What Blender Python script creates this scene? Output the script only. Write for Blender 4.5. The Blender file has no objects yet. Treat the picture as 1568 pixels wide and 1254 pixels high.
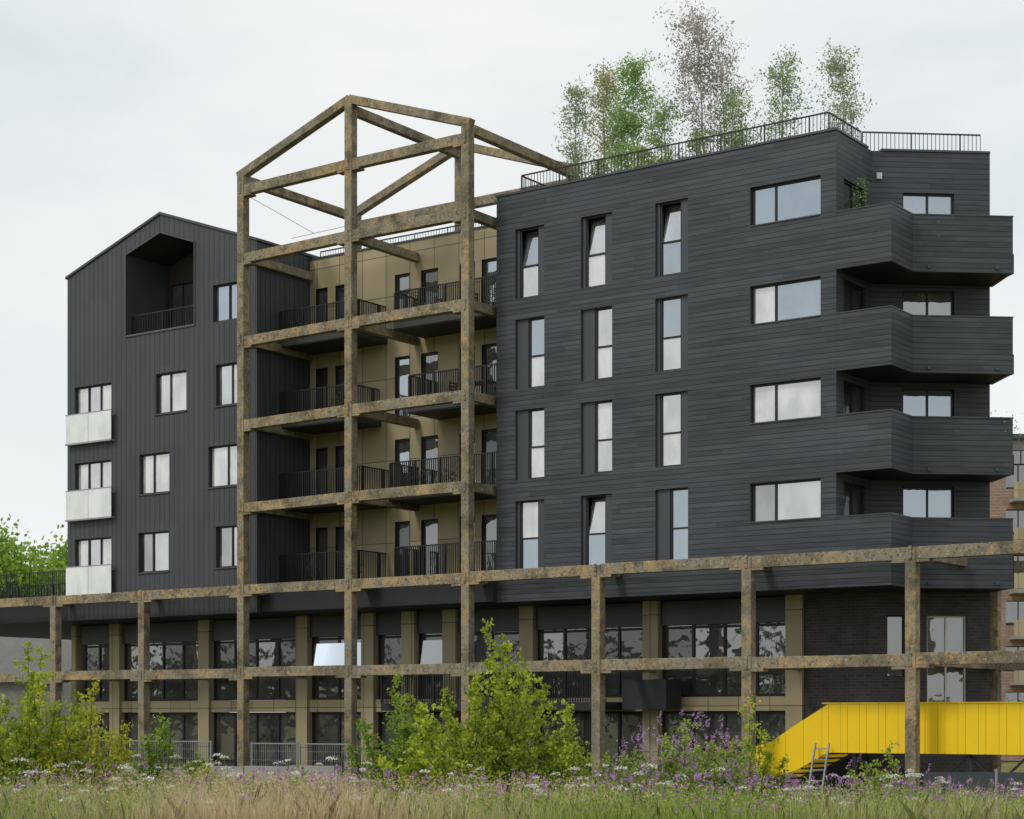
import bpy, math, random
import numpy as np
rng=np.random.default_rng(7); random.seed(7)
sc=bpy.context.scene
COL=sc.collection

# ------------------------------------------------------------------ materials
def new_mat(name, base=(.5,.5,.5), rough=.6, spec=.5, metal=0):
    m=bpy.data.materials.new(name); m.use_nodes=True
    nt=m.node_tree; b=nt.nodes['Principled BSDF']
    b.inputs['Base Color'].default_value=(*base,1); b.inputs['Roughness'].default_value=rough
    b.inputs['Specular IOR Level'].default_value=spec; b.inputs['Metallic'].default_value=metal
    return m,nt,b
class NT:
    def __init__(s,nt): s.nt=nt
    def n(s,t,**k):
        x=s.nt.nodes.new(t)
        for a,b in k.items(): setattr(x,a,b)
        return x
    def l(s,a,b): s.nt.links.new(a,b)
    def val(s,sock,v):
        if hasattr(v,'is_linked') or hasattr(v,'links'): s.l(v,sock)
        else: sock.default_value=v
    def math(s,op,a,b=0.0,c=0.0):
        x=s.n('ShaderNodeMath',operation=op)
        s.val(x.inputs[0],a); s.val(x.inputs[1],b); s.val(x.inputs[2],c)
        return x.outputs[0]
    def pos(s):
        g=s.n('ShaderNodeNewGeometry'); p=s.n('ShaderNodeSeparateXYZ'); s.l(g.outputs['Position'],p.inputs[0])
        return g.outputs['Position'],p.outputs[0],p.outputs[1],p.outputs[2]
    def comb(s,a,b,c):
        x=s.n('ShaderNodeCombineXYZ'); s.val(x.inputs[0],a);s.val(x.inputs[1],b);s.val(x.inputs[2],c); return x.outputs[0]
    def noise(s,vec,scale,detail=3,rough=.5):
        x=s.n('ShaderNodeTexNoise'); s.l(vec,x.inputs['Vector']); x.inputs['Scale'].default_value=scale
        x.inputs['Detail'].default_value=detail; x.inputs['Roughness'].default_value=rough
        return x.outputs['Fac']
    def ramp(s,f,stops):
        x=s.n('ShaderNodeValToRGB'); s.l(f,x.inputs[0]); e=x.color_ramp.elements
        while len(e)<len(stops): e.new(.5)
        for i,(p,c) in enumerate(stops): e[i].position=p; e[i].color=(*c,1)
        return x.outputs[0]
    def mix(s,f,a,b,mode='MIX'):
        x=s.n('ShaderNodeMix',data_type='RGBA',blend_type=mode); s.val(x.inputs[0],f)
        for sock,v in ((x.inputs[6],a),(x.inputs[7],b)):
            if isinstance(v,tuple): sock.default_value=(*v,1)
            else: s.l(v,sock)
        return x.outputs[2]
    def bump(s,h,dist,strength,b):
        x=s.n('ShaderNodeBump'); x.inputs['Distance'].default_value=dist; x.inputs['Strength'].default_value=strength
        s.l(h,x.inputs['Height']); s.l(x.outputs[0],b.inputs['Normal'])

def board_mat(name,c0,c1,pitch,vertical=False,rough=.55):
    m,nt,b=new_mat(name,rough=rough,spec=.35); N=NT(nt)
    P,x,y,z=N.pos(); h=N.math('ADD',x,y)
    a,l=(h,z) if vertical else (z,h)
    k=N.math('DIVIDE',a,pitch); idx=N.math('FLOOR',k); fr=N.math('FRACT',k)
    w0=N.n('ShaderNodeTexWhiteNoise',noise_dimensions='1D'); N.l(idx,w0.inputs['W'])
    seg=N.math('FLOOR',N.math('ADD',N.math('DIVIDE',l,3.1 if vertical else 4.2),w0.outputs[0] if not vertical else 0.0))
    w=N.n('ShaderNodeTexWhiteNoise',noise_dimensions='1D'); N.l(N.math('ADD',N.math('MULTIPLY',idx,17.3),N.math('MULTIPLY',seg,3.7)),w.inputs['W'])
    if vertical: sv=N.comb(N.math('MULTIPLY',h,4.0),0.0,N.math('MULTIPLY',z,.35))
    else: sv=N.comb(N.math('MULTIPLY',h,.5),0.0,N.math('MULTIPLY',z,9.0))
    n1=N.noise(sv,1.6,4,.6); n2=N.noise(P,.35,3)
    f=N.math('ADD',N.math('MULTIPLY',w.outputs[0],.32 if not vertical else .16),N.math('ADD',N.math('MULTIPLY',n1,1.2 if not vertical else .9),N.math('MULTIPLY',n2,.5)))
    f=N.math('SUBTRACT',f,.62 if not vertical else .42)
    f=N.math('MINIMUM',N.math('MAXIMUM',f,0.0),1.0)
    col=N.mix(f,c0,c1)
    gr=N.math('LESS_THAN',fr,.14 if not vertical else .12)
    col=N.mix(N.math('MULTIPLY',gr,.72),col,(c0[0]*.2,c0[1]*.2,c0[2]*.2))
    N.l(col,b.inputs['Base Color'])
    if vertical: hh=N.math('LESS_THAN',N.math('ABSOLUTE',N.math('SUBTRACT',fr,.06)),.06)
    else: hh=N.math('ADD',fr,N.math('MULTIPLY',n1,.25))
    N.bump(hh,.018,.7,b)
    r=N.math('ADD',N.math('MULTIPLY',n1,.4),.32); N.l(r,b.inputs['Roughness'])
    return m
M={}
M['boards']=board_mat('charcoal_boards',(.034,.039,.047),(.108,.119,.138),.165)
M['seam']=board_mat('charcoal_seamed_cladding',(.040,.044,.050),(.088,.095,.105),.27,True)

def plain(name,c,rough=.5,var=.25,scale=2.,spec=.4,metal=0,bump=0):
    m,nt,b=new_mat(name,c,rough,spec,metal); N=NT(nt); P,x,y,z=N.pos()
    n=N.noise(P,scale,5,.6)
    col=N.mix(n,tuple(v*(1-var) for v in c),tuple(v*(1+var) for v in c)); N.l(col,b.inputs['Base Color'])
    if bump: N.bump(N.noise(P,scale*6,4),.01,bump,b)
    return m
M['black']=plain('black_steel',(.018,.019,.021),.45)
M['coping']=plain('dark_coping',(.06,.066,.073),.35)
M['panel']=plain('dark_smooth_panel',(.058,.064,.073),.4,.15)
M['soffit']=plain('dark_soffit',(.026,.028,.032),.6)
M['slab']=plain('slab_edge_metal',(.05,.047,.042),.5)
M['roof']=plain('roof_membrane',(.16,.16,.15),.8)
M['concrete']=plain('concrete',(.30,.29,.27),.85,.3,3,bump=.3)
M['deck']=plain('balcony_decking',(.13,.1,.07),.7)
M['white']=plain('white_frame',(.6,.6,.6),.4,.1)
M['galv']=plain('galvanised_steel',(.33,.35,.36),.45,.2,2,metal=.5)
M['terracotta']=plain('plant_pot',(.12,.06,.04),.8)
M['timber']=plain('dark_brown_panelling',(.052,.043,.038),.7)
M['curtain']=plain('curtain',(.5,.49,.46),.9,.15)

def tan_mat():
    m,nt,b=new_mat('bronze_gold_panels',rough=.45,spec=.4); N=NT(nt); P,x,y,z=N.pos(); h=N.math('ADD',x,y)
    fx=N.math('FRACT',N.math('DIVIDE',h,1.15)); fz=N.math('FRACT',N.math('DIVIDE',N.math('SUBTRACT',z,.55),1.55))
    g=N.math('MAXIMUM',N.math('LESS_THAN',fx,.03),N.math('LESS_THAN',fz,.022))
    ww=N.n('ShaderNodeTexWhiteNoise',noise_dimensions='2D'); N.l(N.comb(N.math('FLOOR',N.math('DIVIDE',h,1.15)),N.math('FLOOR',N.math('DIVIDE',N.math('SUBTRACT',z,.55),1.55)),0.0),ww.inputs[0])
    f=N.math('ADD',N.math('MULTIPLY',ww.outputs[0],.6),N.math('MULTIPLY',N.noise(P,1.2,4),.5))
    c=N.mix(f,(.28,.23,.13),(.47,.395,.245)); c=N.mix(N.math('MULTIPLY',g,.8),c,(.07,.055,.03)); N.l(c,b.inputs['Base Color']); return m
M['tan']=tan_mat()
def brick(name,c1,c2,mo,sc_=1.0):
    m,nt,b=new_mat(name,rough=.8); N=NT(nt); P,x,y,z=N.pos(); h=N.math('ADD',x,y)
    t=N.n('ShaderNodeTexBrick'); N.l(N.comb(h,z,0.0),t.inputs['Vector'])
    t.inputs['Color1'].default_value=(*c1,1);t.inputs['Color2'].default_value=(*c2,1);t.inputs['Mortar'].default_value=(*mo,1)
    t.inputs['Scale'].default_value=1; t.inputs['Brick Width'].default_value=.3*sc_; t.inputs['Row Height'].default_value=.1*sc_; t.inputs['Mortar Size'].default_value=.012*sc_
    N.l(N.mix(N.noise(P,2,4),t.outputs[0],(c1[0]*.6,c1[1]*.6,c1[2]*.6)),b.inputs['Base Color']); return m
M['dbrick']=brick('dark_brick',(.045,.043,.047),(.085,.077,.078),(.12,.115,.115))
M['rbrick']=brick('red_brick',(.36,.22,.16),(.47,.31,.23),(.5,.45,.4),2)

def frame_mat():
    m,nt,b=new_mat('weathered_frame',rough=.8,spec=.25); N=NT(nt); P,x,y,z=N.pos()
    n1=N.noise(P,.8,5,.62); n2=N.noise(P,3.4,5,.68); n3=N.noise(P,12,3,.6); n4=N.noise(P,.38,3,.5)
    c=N.ramp(n1,[(.32,(.080,.070,.052)),(.45,(.155,.134,.094)),(.56,(.25,.225,.168)),(.68,(.135,.128,.108))])
    o=N.math('MULTIPLY',N.ramp(n2,[(.42,(0,0,0)),(.6,(1,1,1))]),N.ramp(n4,[(.42,(.12,.12,.12)),(.6,(.95,.95,.95))]))
    c=N.mix(o,c,(.42,.295,.14))
    c=N.mix(N.math('MULTIPLY',N.math('GREATER_THAN',n3,.64),.65),c,(.48,.45,.38))
    c=N.mix(N.math('MULTIPLY',N.math('LESS_THAN',n3,.385),.7),c,(.045,.038,.03))
    N.l(c,b.inputs['Base Color']); N.bump(n2,.03,.5,b); return m
M['frame']=frame_mat()
def yellow():
    m,nt,b=new_mat('yellow_painted_steel',rough=.35); N=NT(nt); P,x,y,z=N.pos()
    f=N.math('FRACT',N.math('DIVIDE',x,.62)); c=N.mix(N.noise(P,1.5,5),(.88,.56,.004),(1.0,.69,.008))
    c=N.mix(N.math('MULTIPLY',N.math('LESS_THAN',f,.035),.55),c,(.35,.2,.0)); N.l(c,b.inputs['Base Color']); return m
M['yellow']=yellow()

def glass(name,inner0,inner1,refl,tint=(.93,.95,.97),bump=.12,fk=.8):
    m=bpy.data.materials.new(name); m.use_nodes=True; nt=m.node_tree; N=NT(nt)
    b=nt.nodes['Principled BSDF']; out=nt.nodes['Material Output']; P,x,y,z=N.pos(); h=N.math('ADD',x,y)
    n=N.noise(N.comb(N.math('MULTIPLY',h,1.3),0.0,N.math('MULTIPLY',z,.7)),1.0,3,.5)
    N.l(N.ramp(n,[(.4,inner0),(.6,inner1)]),b.inputs['Base Color']); b.inputs['Roughness'].default_value=.3
    g=N.n('ShaderNodeBsdfGlossy'); g.inputs['Roughness'].default_value=.015; g.inputs['Color'].default_value=(*tint,1)
    bp=N.n('ShaderNodeBump'); bp.inputs['Strength'].default_value=bump; bp.inputs['Distance'].default_value=.05
    N.l(N.noise(P,1.3,2),bp.inputs['Height']); N.l(bp.outputs[0],g.inputs['Normal'])
    lw=N.n('ShaderNodeFresnel'); lw.inputs[0].default_value=1.5
    f=N.math('ADD',N.math('MULTIPLY',lw.outputs[0],fk),refl)
    mx=N.n('ShaderNodeMixShader'); N.l(f,mx.inputs[0]); N.l(b.outputs[0],mx.inputs[1]); N.l(g.outputs[0],mx.inputs[2]); N.l(mx.outputs[0],out.inputs[0])
    return m
M['glass']=glass('window_glass',(.03,.035,.04),(.26,.26,.25),.48)
M['glassb']=glass('blue_window_glass',(.02,.03,.04),(.08,.09,.10),.38,(.80,.90,1.0))
M['glassg']=glass('grey_window_glass',(.015,.018,.02),(.14,.14,.14),.28)
M['glassc']=glass('window_glass_curtained',(.36,.37,.37),(.62,.61,.58),.33)
M['glassd']=glass('dark_window_glass',(.010,.011,.012),(.04,.04,.04),.06,bump=.3,fk=.6)
M['glassm']=glass('mid_window_glass',(.015,.016,.018),(.06,.06,.06),.19,bump=.3)
M['glassrail']=glass('frosted_glass_rail',(.62,.66,.64),(.78,.80,.78),.12)

def leafmat(name,trans=.35):
    m=bpy.data.materials.new(name); m.use_nodes=True; nt=m.node_tree; N=NT(nt); b=nt.nodes['Principled BSDF']; out=nt.nodes['Material Output']
    a=N.n('ShaderNodeAttribute',attribute_name='Col'); N.l(a.outputs['Color'],b.inputs['Base Color']); b.inputs['Roughness'].default_value=.55; b.inputs['Specular IOR Level'].default_value=.25
    t=N.n('ShaderNodeBsdfTranslucent'); N.l(a.outputs['Color'],t.inputs['Color'])
    mx=N.n('ShaderNodeMixShader'); mx.inputs[0].default_value=trans; N.l(b.outputs[0],mx.inputs[1]); N.l(t.outputs[0],mx.inputs[2]); N.l(mx.outputs[0],out.inputs[0]); return m
M['leaf']=leafmat('leaves',.45); M['grass']=leafmat('grass_blades',.35); M['petal']=leafmat('petals',.25)
M['bark']=plain('bark',(.11,.085,.06),.9,.4,8); M['birch']=plain('birch_bark',(.46,.43,.39),.8,.4,9)

# ------------------------------------------------------------------ mesh helpers
class MB:
    def __init__(s,*mats): s.v=[];s.f=[];s.m=[];s.mats=list(mats)
    def mi(s,k):
        if k not in s.mats: s.mats.append(k)
        return s.mats.index(k)
    def poly(s,pts,m):
        i=len(s.v); s.v+=[tuple(p) for p in pts]; s.f.append(tuple(range(i,i+len(pts)))); s.m.append(s.mi(m))
    def hexa(s,p,m):
        i=len(s.v); s.v+=[tuple(q) for q in p]
        for f in ((0,3,2,1),(4,5,6,7),(0,1,5,4),(1,2,6,5),(2,3,7,6),(3,0,4,7)):
            s.f.append(tuple(i+j for j in f)); s.m.append(s.mi(m))
    def box(s,x0,x1,y0,y1,z0,z1,m):
        s.hexa([(x0,y0,z0),(x1,y0,z0),(x1,y1,z0),(x0,y1,z0),(x0,y0,z1),(x1,y0,z1),(x1,y1,z1),(x0,y1,z1)],m)
    def lbox(s,F,a,b,n0,n1,z0,z1,m):
        s.hexa([L(F,a,n0,z0),L(F,b,n0,z0),L(F,b,n1,z0),L(F,a,n1,z0),L(F,a,n0,z1),L(F,b,n0,z1),L(F,b,n1,z1),L(F,a,n1,z1)],m)
    def beam(s,p,q,w,h,m):
        p=np.array(p,float);q=np.array(q,float);d=q-p;d/=np.linalg.norm(d)
        up=np.array((0,0,1.)) if abs(d[2])<.99 else np.array((0,1.,0))
        r=np.cross(d,up);r/=np.linalg.norm(r);u=np.cross(r,d);r*=w/2;u*=h/2
        s.hexa([p-r-u,p+r-u,p+r+u,p-r+u,q-r-u,q+r-u,q+r+u,q-r+u],m)
    def prism(s,pts,z0,z1,m):
        n=len(pts)
        s.poly([(x,y,z1) for x,y in pts],m); s.poly([(x,y,z0) for x,y in pts[::-1]],m)
        for i in range(n):
            a=pts[i];b=pts[(i+1)%n]; s.poly([(*a,z0),(*b,z0),(*b,z1),(*a,z1)],m)
    def obj(s,name,parent=None,bevel=0):
        me=bpy.data.meshes.new(name); me.from_pydata([tuple(map(float,v)) for v in s.v],[],s.f)
        for k in s.mats: me.materials.append(M[k])
        me.polygons.foreach_set('material_index',s.m); me.update()
        o=bpy.data.objects.new(name,me); COL.objects.link(o)
        if parent: o.parent=parent
        if bevel:
            b=o.modifiers.new('bevel','BEVEL'); b.width=bevel; b.segments=1
        return o
def L(F,s,n,z):
    (ox,oy),(tx,ty)=F; return (ox+tx*s-ty*n, oy+ty*s+tx*n, z)
def empty(name):
    o=bpy.data.objects.new(name,None); COL.objects.link(o); return o
def wall(mb,F,s0,s1,z0,z1,ops,mat,rev=.2,revmat=None,top=None):
    ss=sorted({s0,s1}|{v for o in ops for v in o[:2]}); zs=sorted({z0,z1}|{v for o in ops for v in o[2:4]})
    for i in range(len(ss)-1):
        a,b=ss[i],ss[i+1]; c=(a+b)/2
        for j in range(len(zs)-1):
            lo,hi=zs[j],zs[j+1]; mz=(lo+hi)/2
            if any(o[0]<c<o[1] and o[2]<mz<o[3] for o in ops): continue
            mb.poly([L(F,a,0,lo),L(F,b,0,lo),L(F,b,0,hi),L(F,a,0,hi)],mat)
    for a,b,lo,hi in ops: reveal(mb,F,a,b,lo,hi,rev,revmat or mat)
def reveal(mb,F,a,b,lo,hi,rev,mat):
    P=lambda s,n,z:L(F,s,n,z)
    mb.poly([P(a,0,lo),P(a,rev,lo),P(a,rev,hi),P(a,0,hi)],mat)
    mb.poly([P(b,0,lo),P(b,0,hi),P(b,rev,hi),P(b,rev,lo)],mat)
    mb.poly([P(a,0,lo),P(b,0,lo),P(b,rev,lo),P(a,rev,lo)],mat)
    mb.poly([P(a,0,hi),P(a,rev,hi),P(b,rev,hi),P(b,0,hi)],mat)
def window(mb,F,a,b,lo,hi,dep,ver=(),hor=(),g='glass',fr='black',t=.055,gs=None,tilt=None):
    n0,n1=dep-.07,dep+.01
    mb.lbox(F,a+.002,a+t,n0,n1,lo+.002,hi-.002,fr); mb.lbox(F,b-t,b-.002,n0,n1,lo+.002,hi-.002,fr)
    mb.lbox(F,a+t,b-t,n0,n1,lo+.002,lo+t,fr); mb.lbox(F,a+t,b-t,n0,n1,hi-t,hi-.002,fr)
    vs=[a+t]+[a+(b-a)*v for v in ver]+[b-t]; hs=[lo+t]+[lo+(hi-lo)*h for h in hor]+[hi-t]
    for v in vs[1:-1]: mb.lbox(F,v-t/2,v+t/2,n0+.003,n1-.003,lo+t,hi-t,fr)
    for i in range(len(vs)-1):
        for h in hs[1:-1]: mb.lbox(F,vs[i]+t/2,vs[i+1]-t/2,n0+.006,n1-.006,h-t/2,h+t/2,fr)
    k=0
    for i in range(len(vs)-1):
        for j in range(len(hs)-1):
            gm=gs[k%len(gs)] if gs else g; k+=1
            d=dep-.015; tl=.0
            if tilt is not None and j==tilt: tl=.22
            if tl:
                mb.poly([L(F,vs[i],d,hs[j]),L(F,vs[i+1],d,hs[j]),L(F,vs[i+1],d+tl,hs[j+1]),L(F,vs[i],d+tl,hs[j+1])],gm)
                mb.lbox(F,vs[i],vs[i+1],d+tl-.04,d+tl+.02,hs[j+1]-.08,hs[j+1]-.01,fr)
            else:
                e=rng.uniform(-.006,.006)
                mb.poly([L(F,vs[i],d-e,hs[j]),L(F,vs[i+1],d+e,hs[j]),L(F,vs[i+1],d+e,hs[j+1]),L(F,vs[i],d-e,hs[j+1])],gm)
    mb.poly([L(F,a,dep+.3,lo),L(F,b,dep+.3,lo),L(F,b,dep+.3,hi),L(F,a,dep+.3,hi)],'soffit')
def rail(mb,F,a,b,n,z0,z1,sp=.12,bw=.014,m='black'):
    mb.lbox(F,a,b,n-.025,n+.025,z1-.04,z1,m); mb.lbox(F,a,b,n-.015,n+.015,z0+.05,z0+.08,m)
    k=max(1,int((b-a)/sp))
    for i in range(k+1):
        s=a+(b-a)*i/k; w=bw if i%12 else bw*2.2
        mb.lbox(F,s-w/2,s+w/2,n-w/2,n+w/2,z0,z1-.04,m)

def fast(name,V,k,C,mat,parent=None):
    n=len(V)//k; me=bpy.data.meshes.new(name)
    me.vertices.add(n*k); me.vertices.foreach_set('co',V.astype(np.float32).ravel())
    me.loops.add(n*k); me.loops.foreach_set('vertex_index',np.arange(n*k,dtype=np.int32))
    me.polygons.add(n); me.polygons.foreach_set('loop_start',np.arange(0,n*k,k,dtype=np.int32))
    me.polygons.foreach_set('loop_total',np.full(n,k,dtype=np.int32))
    at=me.color_attributes.new('Col','FLOAT_COLOR','POINT')
    c=np.ones((n*k,4),np.float32); c[:,:3]=np.repeat(C,k,axis=0); at.data.foreach_set('color',c.ravel())
    me.materials.append(M[mat]); me.update(calc_edges=True); me.validate()
    o=bpy.data.objects.new(name,me); COL.objects.link(o)
    if parent: o.parent=parent
    return o
def leaves(cent,size,flat=0.0):
    n=len(cent); a=rng.normal(size=(n,3)); a[:,2]*=(1-flat); a/=np.linalg.norm(a,axis=1)[:,None]
    b=rng.normal(size=(n,3)); b[:,2]*=(1-flat); b-=a*(a*b).sum(1)[:,None]; b/=np.linalg.norm(b,axis=1)[:,None]
    s=(size*rng.uniform(.6,1.3,n))[:,None] if np.isscalar(size) else size[:,None]
    V=np.stack([cent-a*s*.5,cent+b*s*.32-a*s*.05,cent+a*s*.5,cent-b*s*.32-a*s*.05],1)
    return V.reshape(-1,3)
def tube(mb,pts,r,m,k=5):
    pts=[np.array(p,float) for p in pts]; base=len(mb.v); mi=mb.mi(m)
    for i,p in enumerate(pts):
        d=pts[min(i+1,len(pts)-1)]-pts[max(i-1,0)]; d/=np.linalg.norm(d)+1e-9
        u=np.cross(d,(.3,1,.1)); u/=np.linalg.norm(u)+1e-9; w=np.cross(d,u)
        for j in range(k):
            t=2*math.pi*j/k; mb.v.append(tuple(p+(u*math.cos(t)+w*math.sin(t))*r[i]))
    for i in range(len(pts)-1):
        for j in range(k):
            a=base+i*k+j;b=base+i*k+(j+1)%k; mb.f.append((a,b,b+k,a+k)); mb.m.append(mi)

# ------------------------------------------------------------------ building
B=empty('apartment_building')
FL=[6.75,9.85,12.95,16.05]
TW=(.765,.645); TW=tuple(v/math.hypot(*TW) for v in TW)
NW=(-TW[1],TW[0])
Fm=((5.55,1.2),(1,0)); ZT=19.65
w=MB('boards'); wi=MB('black')
ops=[]; cols=[(6.34,7.54),(9.02,10.25),(11.91,13.13)]
for z in FL:
    for a,b in cols: ops.append((a-5.55,b-5.55,z,z+2.38))
    ops.append((15.37-5.55,17.80-5.55,z+1.08,z+2.32))
wall(w,Fm,0,12.77,5.7,ZT,ops,'boards',.22,'panel')
side={(0,3):0,(0,2):1,(0,1):1,(0,0):0,(1,3):0,(1,2):1,(1,1):1,(1,0):0,(2,3):0,(2,2):0,(2,1):0,(2,0):1}
GS={(0,3):'gb',(0,2):'cb',(0,1):'cg',(0,0):'bc',(1,3):'cg',(1,2):'cg',(1,1):'gc',(1,0):'bg',(2,3):'bg',(2,2):'gb',(2,1):'cg',(2,0):'bb'}
GN={'g':'glass','b':'glassb','c':'glassc','x':'glassg'}
for ci,(a,b) in enumerate(cols):
    for fi,z in enumerate(FL):
        a0,b0=a-5.55,b-5.55; sd=side[(ci,fi)]; wd=b0-a0
        if sd==0: ga,gb=a0+.10*wd,a0+.76*wd
        else: ga,gb=a0+.40*wd,b0
        if ga>a0+.01: w.lbox(Fm,a0+.001,ga,.10,.16,z+.001,z+2.379,'panel')
        if gb<b0-.01: w.lbox(Fm,gb,b0-.001,.10,.16,z+.001,z+2.379,'panel')
        tl=1 if (fi==3) or (fi==0 and ci==1) else None
        window(wi,Fm,ga,gb,z,z+2.38,.2,(),(.46,),gs=[GN[c] for c in GS[(ci,fi)]],tilt=tl)
for fi,z in enumerate(FL):
    a,b=15.37-5.55,17.80-5.55
    window(wi,Fm,a,b,z+1.08,z+2.32,.2,(.34,),(),gs=[['glassg','glass'],['glassc','glassc'],['glassc','glassb'],['glassb','glassb']][fi])
    wi.lbox(Fm,a+.02,b-.02,-.03,.13,z+1.082,z+1.12,'coping')
Fs=((18.32,1.2),(0,1)); o2=[(.55,2.1,z,z+2.25) for z in FL]
wall(w,Fs,0,2.56,5.7,ZT,o2,'boards',.15)
for a,b,lo,hi in o2: window(wi,Fs,a,b,lo,hi,.14,(.5,),(),g='glassd')
Fw=((18.32,3.76),TW); o3=[(1.0,2.68,z,z+2.3) for z in FL]
wall(w,Fw,0,3.84,5.7,ZT,o3,'boards',.18)
for k,(a,b,lo,hi) in enumerate(o3): window(wi,Fw,a,b,lo,hi,.16,(.5,),(.42,),gs=[['glassb','glassb'],['glassg','glassb'],['glassb','glassg'],['glassb','glassb']][k])
WE=(18.32+TW[0]*3.84,3.76+TW[1]*3.84)
E2=(WE[0]+NW[0]*9,WE[1]+NW[1]*9)
w.poly([(*WE,5.7),(*E2,5.7),(*E2,ZT),(*WE,ZT)],'boards')
w.poly([(*E2,-1),(5.55,E2[1],-1),(5.55,E2[1],ZT),(*E2,ZT)],'boards')
w.poly([(5.55,E2[1],5.7),(5.55,1.2,5.7),(5.55,1.2,ZT),(5.55,E2[1],ZT)],'boards')
foot=[(5.55,1.2),(18.32,1.2),(18.32,3.76),WE,E2,(5.55,E2[1])]
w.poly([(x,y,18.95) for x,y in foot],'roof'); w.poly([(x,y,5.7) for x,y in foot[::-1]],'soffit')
for F,l in ((Fm,12.77),(Fs,2.56),(Fw,3.84)):
    w.lbox(F,(-.03 if F is Fm else .3),l+(.03 if F is Fm else 0)-(.27 if F is Fs else 0),-.035,.27,ZT+.002,ZT+.07,'coping')
    w.lbox(F,.02,l-.02,.2,.26,18.95,ZT,'panel')
w.lbox(Fw,.15,.32,-.08,-.005,18.75,18.95,'white')
w.obj('main_block_walls',B); wi.obj('main_block_windows',B)
r=MB('black')
for F,l in ((((6.2,1.75),(1,0)),11.6),(((17.8,1.75),(0,1)),2.35),(((17.8,4.13),TW),3.9),(((6.2,1.75),(0,1)),8)):
    rail(r,F,0.03,l,0,18.95,20.45,.13,.018)
r.obj('roof_railing',B)
bl=MB('boards')
A=(18.32,1.2);Bp=(20.12,1.2);C=(20.12,2.8);E=(C[0]+TW[0]*3.15,C[1]+TW[1]*3.15);Fp=(E[0]+NW[0]*1.86,E[1]+NW[1]*1.86)
for i,z in enumerate(FL):
    top=z+1.08; bot=5.7 if i==0 else z-.65
    t=.13
    bl.lbox((A,(1,0)),.004,1.8,0,t,bot,top,'boards')
    bl.lbox((Bp,(0,1)),t+.002,1.6,0,t,bot,top,'boards')
    bl.lbox((C,TW),0,3.15,0,t,bot,top,'boards')
    bl.lbox((E,NW),t+.002,1.84,0,t,bot,top,'boards')
    bl.lbox((A,(1,0)),.0,1.82,-.02,t+.02,top+.002,top+.035,'coping')
    bl.lbox((Bp,(0,1)),t+.03,1.58,-.02,t+.02,top+.002,top+.035,'coping')
    bl.lbox((C,TW),.03,3.17,-.02,t+.02,top+.002,top+.035,'coping')
    bl.lbox((E,NW),t+.03,1.84,-.02,t+.02,top+.002,top+.035,'coping')
    for s_ in (.45,2.6): bl.lbox((C,TW),s_,s_+.09,-.06,-.002,bot+.1,bot+.19,'coping')
    pts=[(18.325,1.34),(19.98,1.34),(19.98,2.87),(E[0]-.03,E[1]+.17),(Fp[0]-.12,Fp[1]-.12),(18.4,3.7)]
    bl.prism(pts,bot+.02,z-.02,'soffit')
bl.obj('corner_balconies',B)

# --- left gabled block
Fl=((-15.85,.8),(1,0)); U0=-15.85
lb=MB('seam'); lw=MB('black')
ap=-10.45; ze=19.72; za=21.5
def gz(u): return ze+(za-ze)*((u+15.85)/(ap+15.85) if u<ap else (-5.3-u)/(-5.3-ap))
opl=[]
def lo_(a,b,lo,hi): opl.append((a-U0,b-U0,lo,hi)); return (a-U0,b-U0,lo,hi)
W=[]
for z in FL[:3]:
    W.append((lo_(-15.42,-13.25,z,z+2.25),(.33,.66),()))
for (a,b),z in (((-10.72,-9.03),12.95),((-11.64,-9.96),9.85),((-11.7,-10.0),6.75)):
    W.append((lo_(a,b,z+.72,z+2.3),(.42,),()))
for (a,b),z in (((-7.45,-5.75),12.95),((-7.85,-5.75),9.85),((-7.45,-5.75),6.75)):
    W.append((lo_(a,b,z+.72,z+2.3),(.45,),()))
wall(lb,Fl,0,10.55,5.7,16.5,opl,'seam',.2,'panel')
for i,((a,b,lo,hi),v,h) in enumerate(W):
    window(lw,Fl,a,b,lo,hi,.18,v,h,gs=['glassc','glass','glassc'] if i<3 else [['glass','glassc'],['glassc','glassc'],['glassg','glass']][i%3],tilt=None)
    if i>=3: lw.lbox(Fl,a-.04,b+.04,-.05,.01,lo-.05,lo-.003,'coping')
def strip(a,b,loa,lob,hia,hib): lb.poly([(a,.8,loa),(b,.8,lob),(b,.8,hib),(a,.8,hia)],'seam')
lt=lambda u: 20.2+(20.8-20.2)*(u+12.4)/(ap+12.4) if u<ap else 20.8+(20.15-20.8)*(u-ap)/(-8.57-ap)
strip(-15.85,-12.4,16.5,16.5,gz(-15.85),gz(-12.4))
strip(-12.4,-8.57,16.5,16.5,16.92,16.92)
strip(-12.4,ap,lt(-12.4),20.8,gz(-12.4),za); strip(ap,-8.57,20.8,lt(-8.57),za,gz(-8.57))
strip(-8.57,-7.6,16.5,16.5,gz(-8.57),gz(-7.6))
strip(-7.6,-5.9,16.5,16.5,16.9,16.9); strip(-7.6,-5.9,18.32,18.32,gz(-7.6),gz(-5.9))
strip(-5.9,-5.3,16.5,16.5,gz(-5.9),gz(-5.3))
reveal(lb,Fl,-7.6-U0,-5.9-U0,16.9,18.32,.2,'panel'); window(lw,Fl,-7.6-U0,-5.9-U0,16.9,18.32,.18,(.45,),(),g='glassb')
y0,y1=.8,3.2
pr=[(-12.4,16.92),(-8.57,16.92),(-8.57,lt(-8.57)),(ap,20.8),(-12.4,lt(-12.4))]
for i in range(5):
    a=pr[i];b=pr[(i+1)%5]; mm=['deck','panel','soffit','soffit','panel'][i]
    lb.poly([(a[0],y0,a[1]),(b[0],y0,b[1]),(b[0],y1,b[1]),(a[0],y1,a[1])],mm)
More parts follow.
